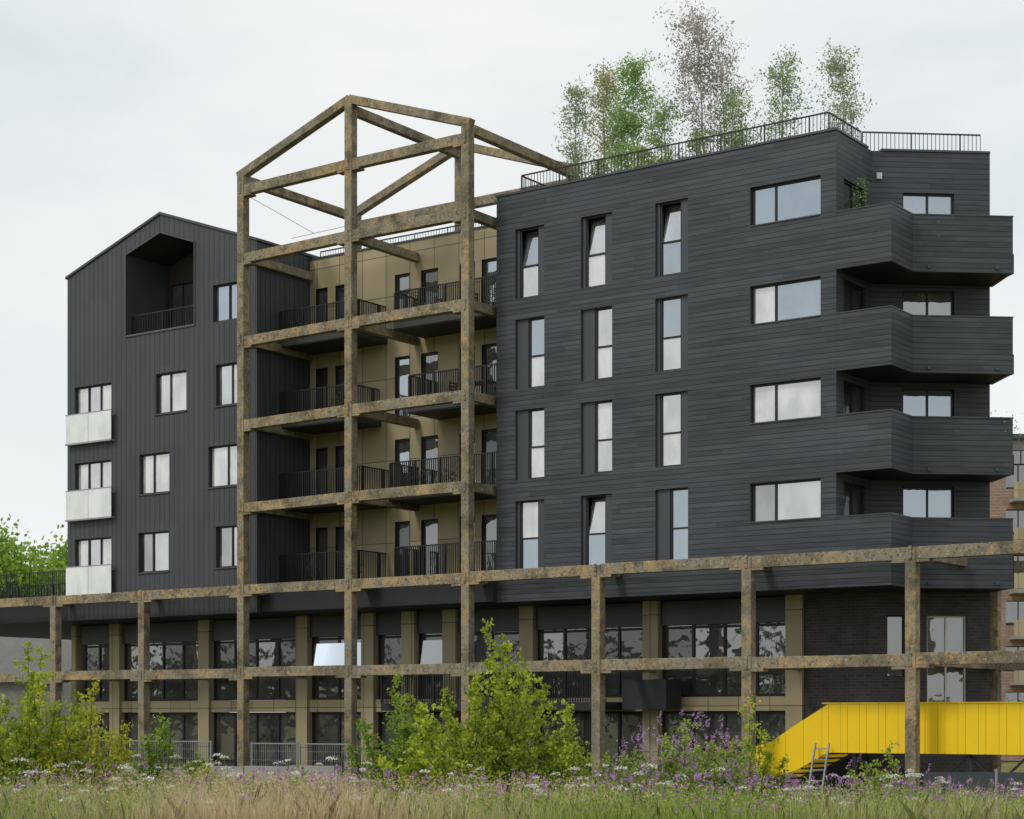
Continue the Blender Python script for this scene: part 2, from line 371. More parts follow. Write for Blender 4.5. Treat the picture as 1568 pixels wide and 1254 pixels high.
lb.poly([(x,y1,z) for x,z in pr],'timber')
Fg=((-12.4,3.2),(1,0))
window(lw,Fg,.15,1.5,17.0,19.4,-.02,(.5,),(),g='glassm'); window(lw,Fg,2.0,3.7,17.0,19.6,-.02,(.5,),(),g='glassg')
for i in range(5):
    a=pr[i];b=pr[(i+1)%5]; lb.beam((a[0],.79,a[1]),(b[0],.79,b[1]),.05,.06,'coping')
rail(lw,Fl,3.5,7.22,.3,16.92,17.8,.14,.016)
lw.box(-12.35,-8.62,.80,1.2,16.93,16.97,'galv')
YB=14
lb.poly([(-5.3,.8,5.7),(-5.3,YB,5.7),(-5.3,YB,ze),(-5.3,.8,ze)],'seam')
lb.poly([(-15.85,YB,5.7),(-15.85,.8,5.7),(-15.85,.8,ze),(-15.85,YB,ze)],'seam')
lb.poly([(-5.3,YB,-1),(-15.85,YB,-1),(-15.85,YB,ze),(ap,YB,za),(-5.3,YB,ze)],'seam')
for a,za_,b,zb_ in ((-15.93,ze-.03,ap,za),(ap,za,-5.22,ze-.03)):
    lb.hexa([(a,.74,za_+.003),(b,.74,zb_+.003),(b,YB,zb_+.003),(a,YB,za_+.003),(a,.74,za_+.1),(b,.74,zb_+.1),(b,YB,zb_+.1),(a,YB,za_+.1)],'coping')
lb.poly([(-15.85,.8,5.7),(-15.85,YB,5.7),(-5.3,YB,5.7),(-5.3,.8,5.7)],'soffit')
lb.obj('gabled_block_walls',B); lw.obj('gabled_block_windows',B)
jg=MB('glassrail')
for z in FL[:3]:
    for k in range(2): jg.box(-15.72+k*1.34,-14.40+k*1.35,.60,.625,z-.05,z+1.1,'glassrail')
    jg.box(-15.74,-13.03,.585,.64,z+1.1,z+1.13,'galv')
    jg.box(-15.74,-13.03,.57,.8,z-.12,z-.055,'galv')
    for x in (-15.73,-13.06): jg.box(x,x+.03,.6,.8,z+.9,z+.94,'galv')
jg.obj('juliet_balcony_glass',B)

# --- middle recessed section
md=MB('tan'); mw=MB('black')
Fc=((-5.3,3.8),(1,0)); wins=[(-5.0,-4.4),(-4.0,-3.2),(-1.05,-.35),(.2,1.0),(2.0,2.7),(3.0,4.3)]
oc=[]
for z in FL:
    for a,b in wins: oc.append((a+5.3,b+5.3,z+.02,z+2.35))
wall(md,Fc,0,10.85,5.7,19.55,oc,'tan',.18,'black')
for i,(a,b,lo,hi) in enumerate(oc): window(mw,Fc,a,b,lo,hi,.15,(.5,) if b-a>1.1 else (),(),g=random.choice(['glassm','glassb','glassg','glassd']),t=.08)
md.lbox(Fc,0,10.85,-.04,.25,19.552,19.62,'coping')
md.poly([(-5.3,3.8,19.2),(5.55,3.8,19.2),(5.55,13,19.2),(-5.3,13,19.2)],'roof')
md.poly([(5.55,14,-1),(-5.3,14,-1),(-5.3,14,19.55),(5.55,14,19.55)],'tan')
for i,z in enumerate(FL):
    y=2.0
    if i==0: md.box(-5.29,5.54,1.0,3.79,5.72,z-.01,'soffit')
    spans=[(-5.29,-1.4),(.34,5.54)] if i!=2 else [(-5.29,-1.7),(1.0,5.54)]
    if i==1: spans=[(-5.29,-1.2),(.1,5.54)]
    for a,b in spans:
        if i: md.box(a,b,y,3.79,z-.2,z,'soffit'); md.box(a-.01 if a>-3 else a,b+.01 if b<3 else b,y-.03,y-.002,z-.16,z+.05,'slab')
        if i: md.box(a+.05,b-.05,y+.05,3.78,z+.003,z+.03,'deck')
        F=((a,y+.05),(1,0)); rail(mw,F,.03,b-a-.03,0,z,z+1.2,.095,.03)
        if a<-3: rail(mw,((b-.03,y+.05),(0,1)),.05,1.65,0,z,z+1.2,.095,.03)
        else: rail(mw,((a+.03,y+.05),(0,1)),.05,1.65,0,z,z+1.2,.095,.03)
rail(mw,((-5.2,4.3),(1,0)),0,10.7,0,19.2,20.0,.13)
md.obj('recessed_bay_walls',B); mw.obj('recessed_bay_windows_and_railings',B)

# --- ground storeys
g=MB('tan'); gw=MB('black')
PIL=[-16.0,-10.78,-5.48,-2.15,-.19,1.74,5.19,10.34,15.74]
GY=3.6; Fg0=((0,GY),(1,0))
for p in PIL: g.box(p-.3,p+.3,GY-.12,GY+.5,-1.1,5.69,'tan')
PP=[-18.5]+PIL
for i in range(len(PP)-1):
    a,b=PP[i]+.3,PP[i+1]-.3
    n=max(2,round((b-a)/1.15)) if b-a>2 else (2 if b-a>1.5 else 1)
    g.box(a,b,GY,GY+.4,1.95,2.42,'tan')
    g.box(a,b,GY,GY+.4,-1.1,-.85,'soffit')
    ver=[k/n for k in range(1,n)]
    window(gw,Fg0,a,b,2.43,5.68,.25,ver,(.72,),gs=[random.choice(['glassd','glassd','glassm']) for _ in range(2*n)],t=.09)
    window(gw,Fg0,a,b,-.85,1.94,.25,ver,(.3,),gs=[random.choice(['glassd','glassd','glassm']) for _ in range(2*n)],t=.09)
    gw.box(a,b,GY+.05,GY+.14,4.85,5.66,'panel')
    if i in(3,5):
        gw.hexa([(a+.15,GY+.12,3.5),(b-.15,GY+.12,3.5),(b-.15,GY+.05,3.5),(a+.15,GY+.05,3.5),(a+.15,GY+.2,4.6),(b-.15,GY+.2,4.6),(b-.15,GY+.16,4.6),(a+.15,GY+.16,4.6)],'glassb' if i==3 else 'glassm')
wall(g,((16.04,GY),(1,0)),0,2.28,-1.1,5.7,[],'dbrick')
Fb=((18.32,GY),TW)
ob=[(.56,1.16,3.0,4.97),(1.86,3.15,.95,4.95)]
wall(g,Fb,0,3.9,-1.1,5.7,ob,'dbrick',.2)
window(gw,Fb,*ob[0],.18,(),(),g='glassm'); window(gw,Fb,*ob[1],.18,(.5,),(.62,),g='glassm',fr='white',t=.05)
e3=(18.32+TW[0]*3.9,GY+TW[1]*3.9); g.poly([(*e3,-1.1),(e3[0]+NW[0]*9,e3[1]+NW[1]*9,-1.1),(e3[0]+NW[0]*9,e3[1]+NW[1]*9,5.7),(*e3,5.7)],'dbrick')
g.box(-30,-15.87,.8,13.5,5.7,6.7,'soffit'); g.box(-18.8,-18.5,GY,13,-1.1,5.69,'tan'); 
rail(gw,((-30,1.0),(1,0)),0,14.1,0,6.7,7.8,.12,.02)
rail(gw,((-30,6.0),(1,0)),0,14.1,0,6.7,7.8,.2,.03)
for a,b in ((-.1,4.9),(5.5,9.6)):
    gw.box(a,b,1.8,3.45,1.98,2.25,'soffit'); rail(gw,((a,1.85),(1,0)),0,b-a,0,2.25,3.35,.1,.028)
g.box(9.9,11.6,2.4,3.4,2.0,3.0,'soffit')
g.obj('ground_storey_walls',B); gw.obj('ground_storey_windows',B)

# ------------------------------------------------------------------ weathered frame
fr=MB('frame')
CU=[-20.9,-15.64,-10.54,-5.25,0,5.20,10.48,15.96,21.31,26.7]
cw=.33
tops={3:22.0,4:23.62,5:22.0}
for i,u in enumerate(CU):
    fr.box(u-cw/2,u+cw/2,-cw/2,cw/2,-1.1,tops.get(i,6.66),'frame')
for i in range(len(CU)-1):
    a,b=CU[i]+cw/2,CU[i+1]-cw/2
    for z in (6.5,3.4):
        dz=random.uniform(-.03,.03)
        fr.box(a,b,-.14,.14,z-.18+dz,z+.18+dz,'frame')
        for s in (a,b-.42): fr.box(s,s+.42,-.17,.17,z-.27+dz,z-.185+dz,'frame')
TL=[9.6,12.7,15.8,18.9,21.45]
for i in (3,4):
    a,b=CU[i]+cw/2,CU[i+1]-cw/2
    for z in TL:
        dl=.07 if i==3 else 0
        fr.hexa([(a,-.14,z-.18-dl),(b,-.14,z-.18),(b,.14,z-.18),(a,.14,z-.18-dl),(a,-.14,z+.18-dl),(b,-.14,z+.18),(b,.14,z+.18),(a,.14,z+.18-dl)],'frame')
        for s,dd in ((a,dl),(b-.35,0)): fr.box(s,s+.35,-.17,.17,z-.26-dd,z-.19-dd,'frame')
for i in (3,4,5):
    u=CU[i]
    for z in TL[:-1]+[6.5]: fr.box(u-.13,u+.13,cw/2,3.75,z-.16,z+.16,'frame')
    zt=tops[i]
    fr.box(u-cw/2,u+cw/2,6.5-cw/2,6.5+cw/2,19.2,zt,'frame')
    fr.beam((u,cw/2,zt-.2),(u,6.5-cw/2,zt-.2),.27,.32,'frame')
for y in (0,6.5):
    fr.beam((CU[3]-.18,y,21.93),(CU[4],y,23.78),.31,.3,'frame'); fr.beam((CU[4],y,23.78),(CU[5]+.18,y,21.93),.3,.3,'frame')
for a,b in ((3,4),(4,5)): fr.box(CU[a]+cw/2,CU[b]-cw/2,6.36,6.64,21.27,21.63,'frame')
for i,u in enumerate(CU):
    fr.box(u-.12,u+.12,cw/2,3.4,3.25,3.52,'frame')
    if i not in(3,4,5): fr.box(u-.12,u+.12,cw/2,(.78 if u<-5 else 1.15) if u<20 else 6.3,6.36,6.62,'frame')
for u in (21.31,26.7):
    fr.box(u-cw/2,u+cw/2,6.5-cw/2,6.5+cw/2,-1.1,6.66,'frame'); fr.box(u-.12,u+.12,3.4,6.33,3.25,3.52,'frame')
for z in (6.5,3.4): fr.box(21.31+cw/2,26.7-cw/2,6.36,6.64,z-.18,z+.18,'frame')
for i,u in enumerate(CU):
    fr.box(u-.26,u+.26,-.26,.26,-1.08,-.95,'galv')
    for z in (6.5,3.4)+(tuple(TL) if i in (3,4,5) else ()):
        fr.box(u-.05,u+.05,-cw/2-.03,-cw/2-.001,z-.2,z+.2,'frame')
        for dz in (-.12,0,.12): fr.box(u-.02,u+.02,-cw/2-.05,-cw/2-.031,z+dz-.02,z+dz+.02,'galv')
for p,q in (((CU[3],0,21.3),(-2.6,1.0,19.6)),((CU[3]+1.5,1.0,19.6),(0,0,19.3))): fr.beam(p,q,.02,.02,'frame')
fr.obj('weathered_post_and_beam_frame',None,.02)

# ------------------------------------------------------------------ yellow ramp
y=MB('yellow')
def ybar(y0,y1):
    y.hexa([(15.3,y0,.45),(16.3,y0,-.15),(16.3,y1,-.15),(15.3,y1,.45),(15.3,y0,.70),(16.3,y0,1.0),(16.3,y1,1.0),(15.3,y1,.70)],'yellow')
    y.hexa([(16.3,y0,-.15),(17.1,y0,.1),(17.1,y1,.1),(16.3,y1,-.15),(16.3,y0,1.0),(17.1,y0,1.5),(17.1,y1,1.5),(16.3,y1,1.0)],'yellow')
    y.hexa([(17.1,y0,.1),(18.2,y0,.66),(18.2,y1,.66),(17.1,y1,.1),(17.1,y0,1.5),(18.2,y0,2.14),(18.2,y1,2.14),(17.1,y1,1.5)],'yellow')
    y.box(18.2,30,y0,y1,.66,2.14,'yellow')
ybar(.9,.95); ybar(2.7,2.75)
for k in range(20): y.box(18.2+k*.62-.015,18.2+k*.62+.015,.88,.897,.68,2.12,'yellow')
y.box(18.0,30,.87,.98,2.142,2.18,'yellow')
y.box(18.2,30,.96,2.69,.72,.86,'black')
for k in range(11): y.box(15.5+k*.25,15.78+k*.25,.96,2.69,-.95+k*.155,-.9+k*.155,'black')
for k in range(7):
    u=19+k*1.8
    y.box(u-.06,u+.06,1.0,1.12,-1.05,.65,'black')
    y.beam((u,1.06,-1),(u+1.8,1.06,.65),.06,.06,'black'); y.beam((u+1.8,1.08,-1),(u,1.08,.65),.06,.06,'black')
y.obj('yellow_access_ramp',None)
ld=MB('galv')
for x in (17.75,18.2): ld.beam((x,.3,-1),(x+.1,.75,.95),.05,.05,'galv')
for k in range(6): t=(k+.5)/6; ld.beam((17.75+.1*t,.3+.45*t,-1+1.95*t),(18.2+.1*t,.3+.45*t,-1+1.95*t),.03,.03,'galv')
ld.obj('step_ladder')

# ------------------------------------------------------------------ ground
def gm():
    m,nt,b=new_mat('meadow_ground',rough=.95,spec=.1); N=NT(nt); P,x,y_,z=N.pos()
    N.l(N.ramp(N.noise(P,.5,6,.6),[(.35,(.10,.12,.03)),(.5,(.17,.17,.06)),(.65,(.26,.21,.11))]),b.inputs['Base Color']); N.bump(N.noise(P,4,5),.1,.6,b); return m
M['ground']=gm(); M['paving']=plain('asphalt_paving',(.07,.07,.068),.9,.3,1.5,bump=.3)
GYS=[-500,-60,-27,-24,-20,-16,-12,-9,-7,-5,-4,40,1500]; GZS=[0,0,0,-.08,-.25,-.44,-.64,-.82,-.96,-1.05,-1.05,-1.05,-1.05]
def zf(v): return np.interp(v,GYS,GZS)
gd=MB('ground')
for i in range(len(GYS)-1):
    a,b=GYS[i],GYS[i+1]; gd.poly([(-1500,a,GZS[i]),(1500,a,GZS[i]),(1500,b,GZS[i+1]),(-1500,b,GZS[i+1])],'ground')
gd.obj('ground')
pv=MB('paving'); pv.poly([(-32,-4,-1.04),(45,-4,-1.04),(45,25,-1.04),(-32,25,-1.04)],'paving'); pv.obj('paved_yard')

CAM=(43.0,-50.66); R=(.8156,.5787); Fd=(-.5787,.8156)
def fld(a,d): return (CAM[0]+R[0]*a+Fd[0]*d, CAM[1]+R[1]*a+Fd[1]*d)

def fence(name,F,n,wd,h,z0):
    f=MB('galv')
    for i in range(n):
        a=i*wd
        for s in (a+.02,a+wd-.08): f.lbox(F,s,s+.045,0,.045,z0,z0+h,'galv')
        f.lbox(F,a+.065,a+wd-.08,0,.04,z0+h-.06,z0+h-.02,'galv'); f.lbox(F,a+.065,a+wd-.08,0,.04,z0+.1,z0+.14,'galv')
        k=int(wd/.1)
        for j in range(1,k): f.lbox(F,a+j*wd/k-.005,a+j*wd/k+.005,.01,.022,z0+.14,z0+h-.06,'galv')
        for j in range(1,6): f.lbox(F,a+.06,a+wd-.08,.024,.034,z0+h*j/6,z0+h*j/6+.01,'galv')
        f.lbox(F,a-.15,a+.15,-.25,.3,z0,z0+.12,'concrete')
    return f.obj(name)
fence('temporary_fence',((-11.5,-2.2),(1,0)),2,3.4,1.95,-1.05)
fence('temporary_fence',((-3.0,-2.0),(1,.05)),2,2.2,1.9,-1.05)
hb=MB('concrete')
for k in range(8): hb.box(-13+k*2.03,-11.02+k*2.03,-4.6,-4.2,-1.1,.1+.05*math.sin(k),'concrete')
for k in range(3): hb.box(9.2+k*1.2,10.3+k*1.2,-3.6,-3.0,-1.1,.0+.1*math.sin(k*2),'concrete')
hb.obj('concrete_barrier')
F4=(fld(10.1,45.5),(.8156,.5787))
fn=MB('galv')
for i in range(6):
    fn.lbox(F4,i*1.8,i*1.8+1.74,0,.04,-.6,.38,'panel'); fn.lbox(F4,i*1.8+1.74,i*1.8+1.8,-.02,.06,-.6,.46,'galv')
fn.obj('site_hoarding_panels')

# ------------------------------------------------------------------ background
bb=MB('rbrick'); D0=fld(24,118); Fbk=(D0,R)
opsb=[]
for fz in range(6):
    z=1.0+fz*2.9
    for k in range(12): opsb.append((1.2+k*3.1,2.9+k*3.1,z+.8,z+2.4))
wall(bb,Fbk,0,38,-1,16.2,opsb,'rbrick',.3)
for a,b,lo,hi in opsb: window(bb,Fbk,a,b,lo,hi,.28,(.5,),(),g='glassm')
for fz in range(6):
    for k in range(6):
        z=1.0+fz*2.9; a=7.6+k*6.2
        bb.lbox(Fbk,a,a+2.4,-1.3,-.01,z-.1,z+.1,'concrete'); bb.lbox(Fbk,a,a+2.4,-1.3,-1.22,z+.1,z+1.1,'tan')
bb.lbox(Fbk,1,37,1,12,16.2,19.6,'concrete')
for k in range(12): window(bb,Fbk,2+k*2.9,3.6+k*2.9,16.9,18.9,.9,(.5,),(),g='glassm')
bb.lbox(Fbk,.5,37.5,.6,12.5,19.6,19.9,'coping'); bb.lbox(Fbk,0,38,.4,13,16.0,16.19,'roof')
bb.lbox(Fbk,0.01,37.99,.9,13,-1,16.0,'rbrick')
bb.obj('brick_apartment_block')
sh=MB('concrete'); Fsx=(fld(-32,95),R)
sh.lbox(Fsx,0,9,0,6,-1,3.6,'concrete')
sh.hexa([L(Fsx,-.3,-.3,3.6),L(Fsx,9.3,-.3,3.6),L(Fsx,9.3,3,5.9),L(Fsx,-.3,3,5.9),L(Fsx,-.3,-.3,3.75),L(Fsx,9.3,-.3,3.75),L(Fsx,9.3,3,6.1),L(Fsx,-.3,3,6.1)],'roof')
sh.obj('grey_roofed_shed')

# ------------------------------------------------------------------ vegetation
def tree(name,base,h,rad,nl,ls,c0,c1,bark='bark',clear=.3,nb=26,r0=.09,spread=.18,up=.9,conic=.5):
    t=MB(bark); base=np.array(base,float); root=empty(name)
    k=9; lean=rng.normal(0,.03,2); tp=[base+np.array((lean[0]*h*(i/k)**2+rng.normal(0,.015*h/6),lean[1]*h*(i/k)**2,h*.97*i/k)) for i in range(k+1)]
    tube(t,tp,[r0*(1-.92*i/k)+.004 for i in range(k+1)],bark,6)
    pts=[];shade=[]
    for _ in range(nb):
        f=clear+(1-clear)*rng.uniform(0,1)**.9; i=min(int(f*k),k-1); p=tp[i]+(tp[i+1]-tp[i])*(f*k-i)
        th=rng.uniform(0,2*math.pi); ln=rad*(1-conic*(f-clear)/(1-clear))*rng.uniform(.45,1.2)*(.45+.55*min(1,(f-clear)*4+.3))
        d=np.array((math.cos(th),math.sin(th),up*rng.uniform(.5,1.3))); d/=np.linalg.norm(d)
        q=[p,p+d*ln*.5+rng.normal(0,.04*rad,3),p+d*ln+np.array((0,0,-.08*ln))+rng.normal(0,.06*rad,3)]
        tube(t,q,[r0*.3*(1-f*.7),r0*.16*(1-f*.6),.004],bark,4)
        tone=rng.uniform(0,1)
        m=max(2,int(nl/nb/3))
        for c in range(3):
            tt=.45+.3*c; cc=q[0]+(q[2]-q[0])*tt if c<2 else q[2]
            tw=cc+rng.normal(0,spread*rad,3)*np.array((1,1,.8))
            tube(t,[cc,tw],[.008,.003],bark,3)
            pts.append(tw+rng.normal(0,spread*rad,(m,3))*np.array((1,1,.8))); shade.append(np.clip(tone+rng.normal(0,.22,m),0,1))
    P=np.concatenate(pts); s=np.concatenate(shade)[:,None]
    Cc=np.array(c0)*(1-s)+np.array(c1)*s
    t.obj('trunk_and_limbs',root); fast('crown_leaves',leaves(P,ls),4,Cc,'leaf',root)
    return root
GA=((.16,.26,.08),(.34,.44,.16))
for u,v,h,rd,nl,cc,cl in [
  (5.0,6.9,6.2,1.05,3000,((.26,.34,.2),(.42,.50,.3)),.42),
  (6.5,6.5,6.4,1.2,3600,((.34,.34,.16),(.54,.52,.28)),.36),
  (8.3,5.8,6.1,1.35,6800,((.16,.32,.08),(.36,.55,.18)),.25),
  (7.4,6.2,4.8,1.0,2300,((.20,.34,.12),(.40,.54,.22)),.3),
  (11.0,6.0,7.2,1.6,5600,((.32,.28,.26),(.52,.48,.41)),.36),
  (11.6,6.6,6.4,1.2,2200,((.32,.31,.26),(.5,.48,.40)),.38),
  (10.1,5.0,4.0,1.15,2600,((.20,.35,.11),(.40,.54,.22)),.35),
  (12.3,5.5,4.1,1.1,2600,((.20,.32,.12),(.38,.50,.22)),.35),
  (13.9,6.2,5.2,1.25,2800,((.22,.34,.14),(.40,.50,.26)),.38),
  (16.3,6.0,4.6,1.3,2600,((.28,.36,.2),(.46,.52,.34)),.38),
  (6.9,4.4,2.4,.7,800,GA,.3),(9.4,4.6,2.5,.8,1400,((.26,.38,.1),(.50,.58,.2)),.25),(11.8,4.2,2.4,.7,1200,GA,.25),(8.0,4.0,2.2,.7,1000,GA,.25)]:
    tree('birch_tree',(u,v,18.95),h,rd,nl,.09,cc[0],cc[1],'birch',cl,46,.05,.12,1.0,.5)
for a,d,h in ((-31,112,11.5),(-35,115,10.5),(-27.5,120,11.6),(-40,110,10)):
    x,yy=fld(a,d); tree('deciduous_tree',(x,yy,-1),h+.8,4.4,30000,.33,(.13,.26,.03),(.34,.50,.07),'bark',.2,90,.25,.17,.5,.3)

def bush(name,a,d,h,rad,nl,ls,c0,c1,ns=16,flower=None):
    x,yy=fld(a,d); z0=float(zf(yy)); root=empty(name); t=MB('bark'); pts=[];sh_=[]
    h=h-z0
    for i in range(ns):
        th=rng.uniform(0,2*math.pi); rr=rad*math.sqrt(rng.uniform(0,1)); hh=h*(1-.45*(rr/rad)**1.3)*rng.uniform(.5,1.04)
        if i==0: rr=.05; hh=h
        b=np.array((x+rng.normal(0,.12),yy+rng.normal(0,.12),z0)); tip=np.array((x+rr*math.cos(th),yy+rr*math.sin(th),z0+hh))
        mid=b*.45+tip*.55; mid[:2]+=(tip-b)[:2]*.18; q=[b,mid,tip]
        tube(t,q,[.02,.012,.004],'bark',4)
        m=nl//ns
        kk=rng.integers(0,22,m); off=rng.normal(0,1,(22,3))*np.array((1,1,.6)); ph=np.linspace(.12,1,22)
        pos=np.array([ (b+(mid-b)*(p*2)) if p<.5 else mid+(tip-mid)*(p*2-1) for p in ph])
        amp=(rad*.27*(1.08-ph)**1.2+.05)[:,None]
        cl=pos+off*amp; 
        for c in range(22): tube(t,[pos[c],cl[c]],[.006,.002],'bark',3)
        f=rng.uniform(.25,1.12,m)[:,None]
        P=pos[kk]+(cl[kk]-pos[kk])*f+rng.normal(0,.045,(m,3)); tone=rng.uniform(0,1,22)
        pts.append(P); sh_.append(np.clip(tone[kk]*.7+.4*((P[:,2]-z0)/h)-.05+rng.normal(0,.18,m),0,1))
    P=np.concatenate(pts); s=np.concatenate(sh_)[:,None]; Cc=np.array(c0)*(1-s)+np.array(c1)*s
    P[:,2]=np.maximum(P[:,2],z0+.05)
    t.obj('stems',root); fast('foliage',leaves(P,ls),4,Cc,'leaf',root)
    if flower:
        fp=[];
        for i in range(flower):
            th=rng.uniform(0,2*math.pi);rr=rad*1.1*math.sqrt(rng.uniform(0,1)); hz=z0+h*(1-.5*(rr/rad)**2)*rng.uniform(.5,1.08); l=rng.uniform(.08,.2)
            n=20; q=rng.uniform(0,1,n)[:,None]; dr=np.array((rng.normal(0,.4),rng.normal(0,.4),1))
            fp.append(np.array((x+rr*math.cos(th),yy+rr*math.sin(th),hz))+dr*l*q+rng.normal(0,.016,(n,3)))
        P=np.concatenate(fp); s=rng.uniform(0,1,len(P))[:,None]
        fast('blossom',leaves(P,.04),4,np.array((.32,.15,.36))*(1-s)+np.array((.58,.38,.62))*s,'petal',root)
YG=((.13,.22,.025),(.60,.66,.07)); G2=((.10,.20,.03),(.36,.48,.07))
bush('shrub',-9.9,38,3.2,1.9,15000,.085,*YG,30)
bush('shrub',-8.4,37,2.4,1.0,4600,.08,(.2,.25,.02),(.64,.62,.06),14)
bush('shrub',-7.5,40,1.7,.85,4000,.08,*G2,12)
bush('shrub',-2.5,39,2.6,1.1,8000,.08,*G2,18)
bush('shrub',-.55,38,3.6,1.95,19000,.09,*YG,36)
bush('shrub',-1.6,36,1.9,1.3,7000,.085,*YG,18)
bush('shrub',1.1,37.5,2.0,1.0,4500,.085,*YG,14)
bush('buddleia_shrub',3.3,36,1.65,1.5,12000,.07,(.17,.27,.06),(.46,.55,.14),28,210)
bush('shrub',4.75,37,2.1,.7,3600,.08,*YG,10)
bush('shrub',7.7,38,1.15,1.05,4600,.075,(.14,.24,.04),(.48,.55,.10),14,20)
bush('shrub',-4.8,42,.5,.9,2600,.07,*G2,10)
bush('shrub',-6.2,38,.8,.9,2600,.07,*YG,10)
bush('shrub',2.0,39,.9,.8,2600,.07,*G2,10)

def patch(p,s=.12,seed=0):
    return (np.sin(p[:,0]*s*3.1+seed)+np.sin(p[:,1]*s*4.3+seed*2)+np.sin((p[:,0]+p[:,1])*s*7.7+seed*3)*.7+np.sin((p[:,0]*1.7-p[:,1])*s*13)*.5)/3.2
n=250000
d=27+40*rng.uniform(0,1,n)**1.35; a=rng.uniform(-1,1,n)*(d*.31+3.5)
X=CAM[0]+R[0]*a+Fd[0]*d; Y=CAM[1]+R[1]*a+Fd[1]*d
keep=Y<-6; X=X[keep];Y=Y[keep];d=d[keep];a=a[keep];n=len(X); Z0=zf(Y)
P2=np.stack([X,Y],1); pt=patch(P2,.25,1.3)
hgt=np.clip(rng.gamma(8,.047,n),.08,.75)*(.92+.3*pt)*np.clip(1.05-(d-30)*.008,.7,1.1)
loc=np.exp(-((a+3.8)/3.8)**2)*.62
straw=np.clip(.18+loc-(d-31)*.012+.45*pt+rng.normal(0,.25,n),0,1)
wv=rng.uniform(0,2*math.pi,n); wd=rng.uniform(.006,.013,n)*(1+.014*(d-30))
bw=np.stack([np.cos(wv)*wd/2,np.sin(wv)*wd/2,np.zeros(n)],1)
b0=np.stack([X,Y,Z0],1); bend=rng.normal(0,.24,(n,2))*hgt[:,None]
mid=b0+np.stack([bend[:,0]*.3,bend[:,1]*.3,hgt*.6],1); tip=b0+np.stack([bend[:,0],bend[:,1],hgt],1)
V=np.stack([b0-bw,b0+bw,mid+bw*.8,tip,mid-bw*.8],1).reshape(-1,3)
g0=np.array((.15,.25,.035));g1=np.array((.44,.54,.11));s0=np.array((.54,.41,.23));s1=np.array((.84,.70,.48))
q=rng.uniform(0,1,n)[:,None]; Cc=(g0*(1-q)+g1*q)*(1-straw[:,None])+(s0*(1-q)+s1*q)*straw[:,None]
fast('meadow_grass',V,5,Cc,'grass')
def scatter(m,lo=28,hi=58,pw=1.3):
    d=lo+(hi-lo)*rng.uniform(0,1,m)**pw; a=rng.uniform(-1,1,m)*(d*.3+2)
    X=CAM[0]+R[0]*a+Fd[0]*d; Y=CAM[1]+R[1]*a+Fd[1]*d; k=Y<-6.5; return X[k],Y[k],d[k],a[k]
X,Y,d,a=scatter(14000); kp=rng.uniform(0,1,len(X))<np.clip(.35+np.exp(-((a+3.8)/4)**2),0,1); X,Y=X[kp],Y[kp]
m=len(X); H=zf(Y)+rng.uniform(.3,.75,m); base=np.stack([X,Y,H],1)
P=(base[:,None,:]+rng.normal(0,1,(m,7,3))*np.array((.016,.016,.05))).reshape(-1,3)
q=rng.uniform(0,1,len(P))[:,None]; fast('grass_seed_heads',leaves(P,.028),4,np.array((.55,.37,.27))*(1-q)+np.array((.82,.64,.48))*q,'grass')
X,Y,d,a=scatter(5200,27.5,60); kp=rng.uniform(0,1,len(X))<np.clip(.9-.8*np.exp(-((a+3.8)/3)**2),.15,1); X,Y=X[kp],Y[kp]
m=len(X); base=np.stack([X,Y,zf(Y)+rng.uniform(.05,.5,m)],1)
P=(base[:,None,:]+rng.normal(0,1,(m,22,3))*np.array((.12,.12,.14))).reshape(-1,3); P[:,2]=np.maximum(P[:,2],zf(P[:,1])+.02)
q=rng.uniform(0,1,len(P))[:,None]; fast('meadow_weeds',leaves(P,.055),4,np.array((.12,.22,.03))*(1-q)+np.array((.46,.58,.09))*q,'leaf')
X,Y,d,a=scatter(8500,27.5,54,1.0); pp=patch(np.stack([X,Y],1),.45,4.1); bias=rng.uniform(0,1,len(X))<np.clip(.28+.03*a+.5*pp,.05,1); X,Y=X[bias],Y[bias]; m=len(X)
H=zf(Y)+rng.uniform(.2,.9,m); base=np.stack([X,Y,H],1)
P=(base[:,None,:]+rng.normal(0,1,(m,12,3))*np.array((.02,.02,.02))).reshape(-1,3); q=rng.uniform(0,1,len(P))[:,None]
fast('purple_knapweed_flowers',leaves(P,.042),4,np.array((.32,.11,.38))*(1-q)+np.array((.56,.28,.62))*q,'petal')
def stems(name,X,Y,H):
    m=len(X); w=.006; j=rng.normal(0,.05,(m,2)); G=zf(Y); V=np.stack([np.stack([X+j[:,0]-w,Y+j[:,1],G],1),np.stack([X+j[:,0]+w,Y+j[:,1],G],1),np.stack([X+w*.6,Y,H],1),np.stack([X-w*.6,Y,H],1)],1).reshape(-1,3)
    fast(name,V,4,np.tile((.18,.28,.07),(m,1)),'grass')
stems('knapweed_stems',X,Y,H)
X,Y,d,a=scatter(260,28,48); m=len(X); H=zf(Y)+rng.uniform(.45,1.1,m); rad=rng.uniform(.05,.15,m)
k=46; r_=np.sqrt(rng.uniform(0,1,(m,k)))*rad[:,None]; th=rng.uniform(0,2*math.pi,(m,k))
P=np.stack([X[:,None]+r_*np.cos(th),Y[:,None]+r_*np.sin(th),H[:,None]-r_**2*3+rng.normal(0,.01,(m,k))],2).reshape(-1,3)
q=rng.uniform(0,1,len(P))[:,None]; fast('white_umbel_flowers',leaves(P,.036,.3),4,np.array((.6,.6,.52))*(1-q)+np.array((.85,.85,.8))*q,'petal'); stems('umbel_stems',X,Y,H)

